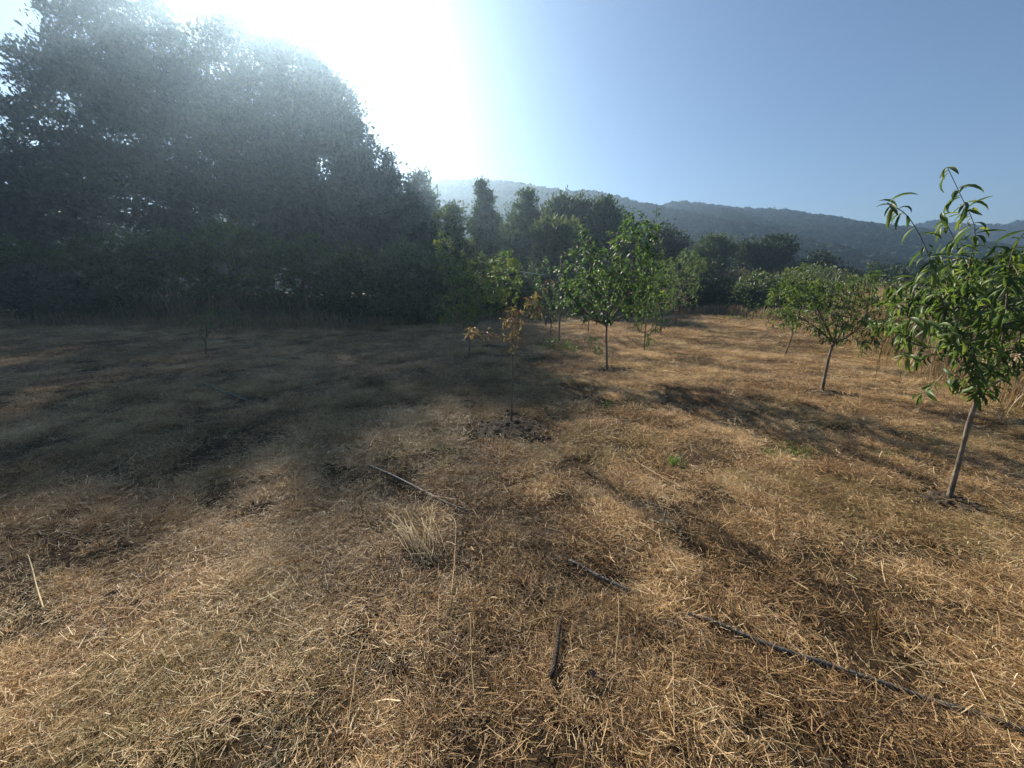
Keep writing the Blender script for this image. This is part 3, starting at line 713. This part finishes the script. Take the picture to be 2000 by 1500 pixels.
def small_tree(name, bx, by, fork, blobs, label, mat, kinds, lsize, spacing, n, seed, tr=.022, lean=0, droop=.5, lmean=.5):
    p = ground(bx, by); Yp = p[1]
    f = at(bx + lean, fork, Yp)
    bl = [(b[0], b[1], b[2], b[3], Yp, 1) for b in blobs]
    return orchard_tree(name, [p - [0, 0, .05], (p + f) / 2 + [.01, .02, 0], f], tr, [], bl, label, mat, kinds, lsize, spacing, n, seed, droop=droop, step=.14, tip_r=.003, lmean=lmean)
small_tree('plum_tree', 915, 696, 640, [(925, 560, 70, 70), (985, 540, 40, 55), (870, 490, 22, 40), (900, 610, 60, 30)], 'glinting plum tree in the shade left of the orange sapling', 'plum', ['ovate'], .088, .024, 600, 411, lean=4, lmean=.88)  # raised lmean puts the missing sunlight on this crown into its leaf colour
small_tree('plum_tree', 1073, 661, 630, [(1075, 560, 36, 60), (1100, 600, 40, 24), (1050, 600, 30, 30)], 'small tree with a dark thin trunk left of the middle plum tree', 'plum', ['ovate'], .09, .036, 160, 412, lean=4)
small_tree('plum_tree', 1148, 651, 628, [(1150, 570, 50, 50)], 'plum tree behind the middle plum tree, only its trunk clear', 'plum', ['ovate'], .09, .04, 130, 413, lean=2)
small_tree('peach_tree', 1258, 686, 650, [(1268, 600, 34, 55), (1275, 660, 18, 20), (1290, 630, 14, 18)], 'low dark tree with hanging leaves right of the middle plum tree', 'peach', ['lance1', 'lance2'], .12, .036, 150, 414, lean=2, droop=1.0, lmean=.3)
small_tree('almond_tree', 1290, 656, 625, [(1292, 560, 30, 60)], 'slim tree half hidden between the plum and almond trees', 'silver', ['lance'], .1, .036, 150, 415, lean=3)
small_tree('almond_tree', 1320, 636, 608, [(1325, 550, 50, 60), (1345, 520, 34, 40), (1300, 580, 40, 30)], 'pale green almond tree with an upright crown at the field edge', 'silver', ['lance'], .12, .032, 420, 416, tr=.032, droop=.1, lmean=.65)
small_tree('sapling', 400, 696, 664, [(405, 635, 50, 30), (430, 620, 50, 22)], 'lone sapling in deep shade on the left of the field', 'plum', ['ovate'], .07, .06, 70, 417, tr=.022)

# small things that stand or hang between the trees
def rod(name, pts, rad, mat, label, cat, n=6, base=None, parts=None):
    P = np.array(pts, float); b = P[0].copy()
    V, F = tube(spline(P, max(2, len(P) * 4)), rad, n)
    return tag(obj(name, mesh_from(name, V - b, F, smooth=True), M[mat], loc=b.tolist()), label, cat)
rod('cane', [at(978, 525, 9.3), at(1020, 531, 9.35), at(1064, 537, 9.4)], .009, 'metalwire', 'thin pale cane lying across the branches left of the middle tree', 'cane')
g = ground(1066, 640); rod('stake', [g - [0, 0, .1], g + [0, 0, .75]], .035, 'stick', 'dark wooden stake beside the small thin trunked tree', 'stake')
g = np.array([gxy(1092, 11.5), 11.5, 0.0]); g[2] = gz(g[0], g[1]); rod('stake', [g - [0, 0, .1], np.array([g[0], g[1], at(1092, 495, 11.5)[2]])], .022, 'bark', 'tall thin brown stake rising above the orange sapling', 'stake')
def shed(c, w, d, h):
    t = thing('shed', (c[0], c[1], float(gz(c[0], c[1])) - .05), 'small pale roofed shed half hidden by the reeds', 'shed')
    def box(x0, x1, y0, y1, z0, z1):
        V = np.array([(x, y, z) for x in (x0, x1) for y in (y0, y1) for z in (z0, z1)], float)
        return V, np.array([(0, 1, 3, 2), (4, 6, 7, 5), (0, 4, 5, 1), (2, 3, 7, 6), (0, 2, 6, 4), (1, 5, 7, 3)])
    obj('wall', mesh_from('wall', *box(-w / 2, w / 2, -d / 2, d / 2, 0, h)), M['oldbark'], t)
    V, F = box(-w / 2 - .15, w / 2 + .15, -d / 2 - .2, d / 2 + .2, h, h + .12); V[:, 2] += (V[:, 1] + d / 2) * .22 + .003
    obj('roof', mesh_from('roof', V, F), M['concrete'], t)
shed(np.array([gxy(1393, 27.5), 27.5, 0]), 1.0, 1.2, 1.7)

# ------------------------------------------------------------------ hose, stick, stalks on the ground
hose_px = [(395, 752), (440, 768), (500, 793), (560, 830), (640, 878), (730, 915), (800, 953), (870, 988), (925, 1010), (1000, 1042), (1095, 1095), (1170, 1135), (1235, 1165), (1300, 1190), (1370, 1215), (1450, 1250), (1530, 1280), (1610, 1308), (1690, 1335), (1770, 1363), (1830, 1385), (1900, 1405), (1990, 1437), (2120, 1490)]
HP = spline(np.array([ground(*p) for p in hose_px]), 260)
s_ = np.arange(260)
HP[:, 2] = np.convolve(np.pad(gz(HP[:, 0], HP[:, 1]), 15, 'edge'), np.ones(31) / 31, 'valid') * .6 + gz(HP[:, 0], HP[:, 1]) * .4 + .030
bury = np.zeros(260)                            # 1 where loose grass hides the hose
def nearest_px(a, b):
    i0 = int(np.argmin(np.linalg.norm(HP[:, :2] - ground(*a)[:2], axis=1))); i1 = int(np.argmin(np.linalg.norm(HP[:, :2] - ground(*b)[:2], axis=1)))
    return slice(min(i0, i1), max(i0, i1) + 1)
for a, b in [((505, 795), (640, 878)), ((670, 890), (728, 914)), ((925, 1010), (1010, 1046)), ((1035, 1060), (1088, 1091)), ((1245, 1169), (1350, 1208))]:
    bury[nearest_px(a, b)] = 1
HP[:, 2] -= .022 * np.convolve(np.pad(bury, 4, 'edge'), np.ones(9) / 9, 'valid')
V, F = tube(HP, .0112, 10)
tag(obj('hose', mesh_from('hose', V, F, smooth=True), M['hose']), 'black plastic irrigation hose running across the dry field, partly covered by straw', 'hose')

def lying(name, pxs, r0, r1, mat, label, cat, lift=.03, ends=None, seed=0):
    G = np.array([ground(*p) for p in pxs]); r = np.random.default_rng(seed)
    P = spline(G, 14); P[1:-1, :2] += np.cumsum(r.normal(0, .0018, (12, 2)), 0) * (0 if r1 > .005 else 1)
    hh = np.interp(np.linspace(0, 1, 14), np.linspace(0, 1, len(ends)), ends) if ends else np.full(14, lift)
    P[:, 2] = gz(P[:, 0], P[:, 1]) + hh * .95
    b = P[0].copy()
    rr = np.linspace(r0, r1, 14) * .85 * (1 + .06 * r.normal(size=14))
    V, F = tube(P, rr, 6)
    me = mesh_from(name, V - b, F, np.full(len(V), .8), smooth=True)
    return tag(obj(name, me, M[mat], loc=b.tolist()), label, cat)
lying('stick', [(1096, 1222), (1090, 1255), (1086, 1290), (1076, 1342)], .008, .015, 'stick', 'short dark stick lying in the dead grass near the front', 'stick', .055, seed=1)
G_ = 'long straw stalks lying on the grass'
stalks = [
    ([(862, 1008), (885, 1032), (892, 1060), (891, 1110), (882, 1206)], .0022, .0032, 'bent pale stalk standing out in the middle of the grass', [.05, .09, .1, .07, .04]),
    ([(58, 1093), (68, 1125), (78, 1165), (91, 1207)], .0035, .0055, 'thick pale stalk at the left edge of the grass', [.04, .06, .06, .04]),
    ([(762, 1204), (706, 1284), (690, 1370), (671, 1480)], .0016, .0022, 'long kinked stalk left of centre at the bottom', [.05, .05, .06, .05]),
    ([(917, 1222), (922, 1300), (928, 1392)], .0015, .0018, 'thin straight stalk below the bent pale stalk', [.08, .07, .05]),
    ([(1204, 1190), (1209, 1250), (1206, 1335)], .0017, .0022, 'pale upright stalk right of the dark stick', [.1, .08, .04]),
    ([(1311, 1302), (1312, 1370), (1315, 1455)], .0017, .002, 'thin pale stalk at lower right, below the hose', [.08, .07, .05]),
    ([(1624, 1284), (1633, 1300), (1645, 1322)], .0032, .0036, 'short thick straw piece sticking up beside the hose', [.09, .06, .03]),
    ([(402, 1360), (362, 1425), (308, 1500)], .0017, .002, 'long straw slanting into the bottom left edge', [.05, .05, .05]),
    ([(332, 1160), (327, 1195), (321, 1232)], .0022, .0025, 'short pale straw standing in the left foreground', [.1, .06, .02]),
    ([(1350, 1048), (1400, 1060), (1462, 1072), (1505, 1082)], .0022, .0025, 'pale stalk lying flat above the hose at right', [.04, .05, .05, .04]),
    ([(1240, 908), (1290, 940), (1345, 965)], .0035, .004, 'pale straw lying below the bright green tuft', [.05, .05, .05]),
]
for k, (pp, r0, r1, lab, e) in enumerate(stalks):
    s = lying('straw_stalk', pp, r0, r1, 'straw', lab, 'stalk', ends=e, seed=k); s['group'] = G_
# fan of bright straws
r = np.random.default_rng(77); mb = MB(); c0 = ground(842, 1105)
for k in range(46):
    d = r.normal(0, .05, 2); tipp = ground(r.uniform(745, 850), r.uniform(1005, 1060))
    a = c0 + np.array([d[0], d[1] * .6, .02 + r.random() * .02]); b = tipp + np.array([0, 0, .06 + r.random() * .10])
    t1 = r.uniform(.5, 1.0); b = a + (b - a) * t1
    P = spline([a, (a + b) / 2 + r.normal(0, .012, 3) + [0, 0, .02], b], 6)
    V, F = tube(P, np.linspace(.0028, .0015, 6) * r.uniform(.7, 1.2), 4); mb.add(V, F, r.uniform(.8, 1))
tag(obj('straw_bundle', mb.mesh('straw_bundle', True, c0), M['straw'], loc=c0.tolist()), 'fan of bright pale straws left of the bent stalk', 'straw')
def dead_leaf(px, py, size, rot, label, seed):
    r = np.random.default_rng(seed); g = ground(px, py)
    V, F = TPL['ovate']; V = V * size; V[:, 2] += r.normal(0, size * .06, len(V)); V[:, 2] = V[:, 2] * 1.4
    o = obj('fallen_leaf', mesh_from('fallen_leaf', V, F, smooth=True), M['deadleaf'], loc=(g + [0, 0, .045]).tolist()); o.rotation_euler = (.15, .1, rot)
    tag(o, label, 'leaf', 'fallen leaves')
dead_leaf(1142, 1333, .055, .1, 'curled grey brown fallen leaf right of the dark stick', 1)
dead_leaf(205, 1178, .09, .35, 'reddish brown fallen leaf in the left foreground', 2)
dead_leaf(275, 1118, .06, .3, 'small reddish fallen leaf in the left foreground, nearer the shade', 3)
dead_leaf(1525, 1225, .05, 2.2, 'light brown fallen leaf above the hose at right', 4)

# ------------------------------------------------------------------ dug soil round the trunks
def soil(px, py, rx, ry, label, seed, hgt=.05):
    r = np.random.default_rng(seed); g = ground(px, py)
    nr, na = 26, 72
    rr = np.linspace(0, 1, nr); an = np.linspace(0, 2 * np.pi, na, endpoint=False)
    Rr, An = np.meshgrid(rr, an, indexing='ij')
    edge = .7 + .6 * fbm(np.cos(An) * 2 + seed, np.sin(An) * 2 + 7, 3)
    x = g[0] + np.cos(An) * Rr * rx * edge; y = g[1] + np.sin(An) * Rr * ry * edge
    cl = fbm(x * 16 + seed, y * 16, 3)
    z = gz(x, y) + .012 + hgt * (1 - Rr ** 2) * .5 + .08 * np.clip(cl - .40, 0, 1) * (1 - Rr ** 3) - .05 * Rr ** 4
    V = np.stack([x, y, z], -1).reshape(-1, 3) - g
    i = (np.arange(nr - 1)[:, None] * na + np.arange(na)[None]); j = (np.arange(nr - 1)[:, None] * na + (np.arange(na)[None] + 1) % na)
    F = np.stack([i, i + na, j + na, j], -1).reshape(-1, 4)
    o = obj('soil_patch', mesh_from('soil_patch', V, F, smooth=True), M['soil'], loc=g.tolist())
    tag(o, label, kind='structure')
    ico = np.array([(0, 0, 1), (.89, 0, .45), (.28, .85, .45), (-.72, .53, .45), (-.72, -.53, .45), (.28, -.85, .45), (.72, .53, -.45), (-.28, .85, -.45), (-.89, 0, -.45), (-.28, -.85, -.45), (.72, -.53, -.45), (0, 0, -1)])
    icf = np.array([(0, 1, 2), (0, 2, 3), (0, 3, 4), (0, 4, 5), (0, 5, 1), (1, 6, 2), (2, 7, 3), (3, 8, 4), (4, 9, 5), (5, 10, 1), (6, 7, 2), (7, 8, 3), (8, 9, 4), (9, 10, 5), (10, 6, 1), (11, 7, 6), (11, 8, 7), (11, 9, 8), (11, 10, 9), (11, 6, 10)])
    mb = MB()
    for k in range(int(520 * rx * ry / .3)):
        a = r.uniform(0, 6.28); q = r.random() ** .6 * 1.05; cx, cy = g[0] + math.cos(a) * q * rx, g[1] + math.sin(a) * q * ry; sz = float(np.clip(r.lognormal(-4.75, .5), .004, .03))
        mb.add(ico * r.uniform(.65, 1.25, (12, 1)) * np.array([1, 1, .75]) * sz + np.array([cx, cy, float(gz(cx, cy)) + .012 + hgt * max(0, 1 - q * q) * .5 + sz * .2]), icf)
    c = obj('soil_clods', mb.mesh('soil_clods', True, g), M['soil'], o); c['kind'] = 'stuff'
    return (g[0], g[1], rx, ry)
SOIL = [soil(1000, 835, .62, .55, 'dug dark soil round the orange sapling', 1, .04), soil(1860, 985, .34, .26, 'dug dark soil at the foot of the nearest peach tree', 2, .03),
        soil(1186, 724, .42, .4, 'dug dark soil at the foot of the middle plum tree', 3, .03), soil(1606, 768, .4, .35, 'dug dark soil at the foot of the short fruit tree', 4, .02),
        soil(1052, 862, .22, .16, 'clods of dark soil beside the orange sapling patch', 5, .03)]

# ------------------------------------------------------------------ green weeds
def weed(px, py, h, n, label, seed, wd=.006, spread=.06, leafy=False):
    r = np.random.default_rng(seed); g = ground(px, py); mb = MB()
    xy = g[:2] + r.normal(0, spread, (n, 2))
    if leafy:
        pos = np.column_stack([xy, gz(xy[:, 0], xy[:, 1]) + r.random(n) * h]); D = r.normal(0, 1, (n, 3)) + [0, 0, .5]
        mb.add(*leaves(pos, D, r.normal(0, .4, (n, 3)) + [0, 0, 1], h * .35 * r.uniform(.6, 1.2, n), 'ovate', r.random(n)))
        for _ in range(4):
            a = g + np.array([*r.normal(0, spread * .4, 2), -.02]); V, F = tube([a, a + [*r.normal(0, spread * .5, 2), h]], .003, 4); mb.add(V, F, .3)
    else:
        mb.add(*blades(r, xy, h * r.uniform(.5, 1.1, n), np.full(n, wd), 'weed', .5, head=False))
    tag(obj('weed', mb.mesh('weed', False, g), M['weed'], loc=g.tolist()), label, 'weed', 'green weeds in the field')
weed(1316, 908, .13, 90, 'bright green grass tuft in the middle of the dry field', 1, spread=.035)
weed(1500, 886, .09, 90, 'small green weed left of the green strip', 2, spread=.04)
weed(1565, 886, .09, 300, 'strip of green grass below the long tree shadow', 3, spread=.10)
weed(1728, 892, .085, 220, 'green grass patch left of the peach trunk', 4, spread=.08)
weed(1815, 872, .09, 110, 'green tuft just left of the leaning peach trunk', 5, spread=.06)
for k, (a, b, h, lab) in enumerate([(1078, 682, .28, 'leafy green seedling left of the middle trunk, farthest left'), (1105, 686, .22, 'leafy green seedling left of the middle trunk, second from left'), (1120, 690, .2, 'leafy green seedling left of the middle trunk, nearest to it but one'), (1157, 674, .22, 'small leafy seedling close left of the middle trunk, upper one'), (1166, 692, .22, 'small leafy seedling close left of the middle trunk, lower one'), (1183, 800, .1, 'tiny green seedling in front of the middle plum tree')]):
    weed(a, b, h, 46, lab, 20 + k, spread=h * .4, leafy=True)
weed(592, 1415, .05, 40, 'small green tuft in the front grass left of centre', 7, spread=.03)
weed(1445, 628, .3, 60, 'low green weed at the field edge below the bramble', 8, spread=.5, leafy=True)

# ------------------------------------------------------------------ the mat of dead grass: short tufts and loose straws on points
lib = bpy.data.collections.new('tuft_library')
r = np.random.default_rng(5)
NT = 16
def tuft(kind):
    mb = MB()
    if kind < 8:                                 # stubble tuft
        n = 80; a = r.uniform(0, 6.28, n); d = np.abs(r.normal(0, .042, n)); x = np.cos(a) * d; y = np.sin(a) * d
        h = r.uniform(.018, .062, n) * (1.25 - d * 5).clip(.4, 1.2); ln = np.abs(r.normal(.35, .4, n)) + d * 8; la = a + r.normal(0, .7, n); w = r.uniform(.0011, .0026, n)
        n_l = 34
    else:
        n = 30; a = r.uniform(0, 6.28, n); d = np.abs(r.normal(0, .07, n)); x = np.cos(a) * d; y = np.sin(a) * d
        h = r.uniform(.015, .04, n); ln = np.abs(r.normal(.6, .6, n)); la = a + r.normal(0, 1.0, n); w = r.uniform(.0011, .0026, n)
        n_l = 70
    for k in range(n):
        dr = np.array([math.cos(la[k]), math.sin(la[k]), 0]); sd = np.array([-dr[1], dr[0], 0]); sd = nrm(sd + r.normal(0, .5, 3) * [1, 1, 0])
        p0 = np.array([x[k], y[k], -.008]); p1 = p0 + dr * ln[k] * h[k] * .5 + [0, 0, h[k] * .58]; p2 = p0 + dr * ln[k] * h[k] * (1 + .25 * r.random()) + [0, 0, h[k]]
        mb.add([p0 - sd * w[k] / 2, p0 + sd * w[k] / 2, p1 - sd * w[k] / 2, p1 + sd * w[k] / 2, p2], [(0, 1, 3), (0, 3, 2), (2, 3, 4)], np.clip(r.normal(.42, .27), 0, 1))
    for k in range(n_l):                         # loose straws lying about
        th = r.uniform(0, 6.28) if kind % 2 else r.normal(.6, .6)
        L = float(np.clip(r.lognormal(-3.25, .55), .014, .18)); dr = np.array([math.cos(th), math.sin(th), r.normal(0, .16)]); sd = np.array([-dr[1], dr[0], r.normal(0, .4)]); sd = nrm(sd)
        c = np.array([*r.normal(0, .075, 2), r.uniform(.003, .034)]); ww = r.uniform(.001, .0027)
        bend = np.array([*r.normal(0, .04, 2), r.normal(0, .03)]) * L
        p0, p1, p2 = c - dr * L / 2, c + bend, c + dr * L / 2
        mb.add([p0 - sd * ww / 2, p0 + sd * ww / 2, p1 - sd * ww / 2, p1 + sd * ww / 2, p2 - sd * ww / 2, p2 + sd * ww / 2], [(0, 1, 3), (0, 3, 2), (2, 3, 5), (2, 5, 4)], np.clip(r.normal(.5, .3), 0, 1))
    return mb
for k in range(NT):
    me = tuft(k).mesh('tuft'); me.materials.append(M['tuft'])
    lib.objects.link(bpy.data.objects.new('tuft_%02d' % k, me))

def cover(y0, y1, dens, s0, s1, seed, flat):
    r = np.random.default_rng(seed)
    W = 1.55 * y1 + .9
    n = int(dens * 2 * W * (y1 - y0))
    x = r.uniform(-W, W, n); y = r.uniform(y0, y1, n)
    keep = np.abs(x) < 1.5 * np.maximum(y, 0) + 1.1
    # the field ends at the thicket
    edge = np.interp(x, [-30, -14, -6, -1, 3, 9.5, 14], [24, 16.5, 15.8, 19, 20.5, 21, 16])
    keep &= (y < edge + 1.0)
    keep &= ~((x > np.interp(y, [4.5, 9.2, 14], [8.2, 10.4, 13])))
    x, y = x[keep], y[keep]
    bare = fbm(x * 2.0 + 40, y * 2.0 + 3, 3)
    fine = fbm(x * 6.5 + 13, y * 6.5 + 3, 2)
    p = np.clip((bare * .55 + fine * .45 - .46) * 10, .08, 1)
    for (sx, sy, a, b) in SOIL:
        q = np.hypot((x - sx) / a, (y - sy) / b); p = np.where(q < 1.1, p * np.clip(q - .35, .06, 1), p)
    near = (y < 7)
    d = np.full(len(x), 9.0); bi = np.zeros(len(x))
    for c in range(0, len(x), 20000):
        D2 = np.hypot(x[c:c + 20000, None] - HP[None, :, 0], y[c:c + 20000, None] - HP[None, :, 1]); j = D2.argmin(1)
        d[c:c + 20000] = D2[np.arange(len(j)), j]; bi[c:c + 20000] = bury[j]
    p = np.where((bi < .5) & (d < .09), .06, p); p = np.where((bi > .5) & (d < .06), 1, p)
    k = r.random(len(x)) < p
    x, y = x[k], y[k]; n = len(x)
    s = r.uniform(s0, s1, n) * (.7 + .5 * fbm(x * .9 + 3, y * .9, 2)) * (.55 + .9 * fbm(x * 6.5 + 13, y * 6.5 + 3, 2))
    tone = (fbm(x * .7 + 9, y * .7 + 70, 3) - .5) * .5 + (fbm(x * 4 + 19, y * 4 + 7, 2) - .5) * .75 + r.normal(0, .07, n) + .03
    gr = np.clip((fbm(x * .8 + 77, y * .8 + 21, 3) - .57) * 3, 0, .35) * (r.random(n) < .5)
    rot = np.column_stack([r.normal(0, .12, n), r.normal(0, .12, n), r.uniform(0, 6.28, n)])
    return np.column_stack([x, y, gz(x, y)]), rot, np.column_stack([s, s, s * flat]), tone, gr
parts = [cover(.35, 3.2, 1050, .8, 1.3, 1, .85), cover(3.2, 6.5, 520, 1.0, 1.5, 2, .75), cover(6.5, 11, 210, 1.3, 2.0, 3, .6), cover(11, 26, 75, 1.8, 2.9, 4, .5)]
Pn = np.concatenate([q[0] for q in parts]); print('tufts', len(Pn))
me = bpy.data.meshes.new('dry_grass'); me.vertices.add(len(Pn)); me.vertices.foreach_set('co', Pn.astype(np.float32).ravel())
for nm, k, ty in (('rot', 1, 'FLOAT_VECTOR'), ('scl', 2, 'FLOAT_VECTOR'), ('tone', 3, 'FLOAT'), ('green', 4, 'FLOAT')):
    dta = np.concatenate([q[k] for q in parts]).astype(np.float32)
    a = me.attributes.new(nm, ty, 'POINT'); a.data.foreach_set('vector' if ty == 'FLOAT_VECTOR' else 'value', dta.ravel())
a = me.attributes.new('pick', 'INT', 'POINT'); a.data.foreach_set('value', np.random.default_rng(6).integers(0, NT, len(Pn)).astype(np.int32))
go = tag(obj('dry_grass', me, None), 'mat of short dead grass and cut straw over the whole field', 'grass', kind='stuff')
ng = bpy.data.node_groups.new('grass_on_points', 'GeometryNodeTree')
ng.interface.new_socket('Geometry', in_out='INPUT', socket_type='NodeSocketGeometry')
ng.interface.new_socket('Geometry', in_out='OUTPUT', socket_type='NodeSocketGeometry')
N_ = ng.nodes; L_ = ng.links
gi = N_.new('NodeGroupInput'); gout = N_.new('NodeGroupOutput')
ci = N_.new('GeometryNodeCollectionInfo'); ci.inputs['Collection'].default_value = lib; ci.inputs['Separate Children'].default_value = True; ci.inputs['Reset Children'].default_value = True
ip = N_.new('GeometryNodeInstanceOnPoints'); ip.inputs['Pick Instance'].default_value = True
def named(nm, ty):
    q = N_.new('GeometryNodeInputNamedAttribute'); q.data_type = ty; q.inputs['Name'].default_value = nm; return q.outputs['Attribute']
L_.new(gi.outputs[0], ip.inputs['Points']); L_.new(ci.outputs[0], ip.inputs['Instance'])
L_.new(named('pick', 'INT'), ip.inputs['Instance Index']); L_.new(named('rot', 'FLOAT_VECTOR'), ip.inputs['Rotation']); L_.new(named('scl', 'FLOAT_VECTOR'), ip.inputs['Scale'])
L_.new(ip.outputs[0], gout.inputs[0])
md = go.modifiers.new('grass', 'NODES'); md.node_group = ng

# longer loose straws over the mat, too many to pick apart
r = np.random.default_rng(8); mb = MB()
n = 1700
yy = .5 + 8.5 * r.random(n) ** 1.4; xx = r.uniform(-1, 1, n) * (1.45 * yy + .6)
for k in range(n):
    th = r.normal(.7 if xx[k] > 0 and r.random() < .6 else 2.3 if r.random() < .5 else 1.4, .7); L = np.clip(r.lognormal(-1.7, .45), .06, .5)
    dr = np.array([math.cos(th), math.sin(th)]) * L / 2; m = np.array([xx[k], yy[k]]); bd = r.normal(0, .05 * L, 2)
    Q = np.array([m - dr, m + bd, m + dr]); z = gz(Q[:, 0], Q[:, 1]) + np.array([r.uniform(.01, .07), r.uniform(.03, .06), r.uniform(.01, .07)])
    V, F = tube(np.column_stack([Q, z]), np.array([1, .85, .6]) * r.uniform(.0006, .0013), 3, cap=False); mb.add(V, F, np.clip(r.normal(.72, .18), 0, 1))
tag(obj('loose_straw', mb.mesh('loose_straw'), M['straw']), 'scattered long straws lying loose on the mown grass', 'straw', kind='stuff')

# ------------------------------------------------------------------ air: even haze over the hills, strengthened to stand in for lens glare near the sun
def haze(x0, x1, y0, y1, z0, z1, density, aniso):
    V = np.array([(x, y, z) for x in (x0, x1) for y in (y0, y1) for z in (z0, z1)], float)
    F = np.array([(0, 1, 3, 2), (4, 6, 7, 5), (0, 4, 5, 1), (2, 3, 7, 6), (0, 2, 6, 4), (1, 5, 7, 3)])
    m = bpy.data.materials.new('haze'); m.use_nodes = True
    nt = m.node_tree; nt.nodes.remove(nt.nodes['Principled BSDF'])
    pv = nt.nodes.new('ShaderNodeVolumePrincipled')
    pv.inputs['Color'].default_value = (.52, .75, 1.0, 1); pv.inputs['Density'].default_value = density; pv.inputs['Anisotropy'].default_value = aniso
    nt.links.new(pv.outputs[0], nt.nodes['Material Output'].inputs['Volume'])
    tag(obj('haze', mesh_from('haze', V, F), m), 'haze over the hills that also stands in for lens glare over the field', 'haze', kind='stuff')
haze(-700, 700, -700, 700, -3, 56, .0017, .74)
print('script seconds', round(time.time() - T0, 1))
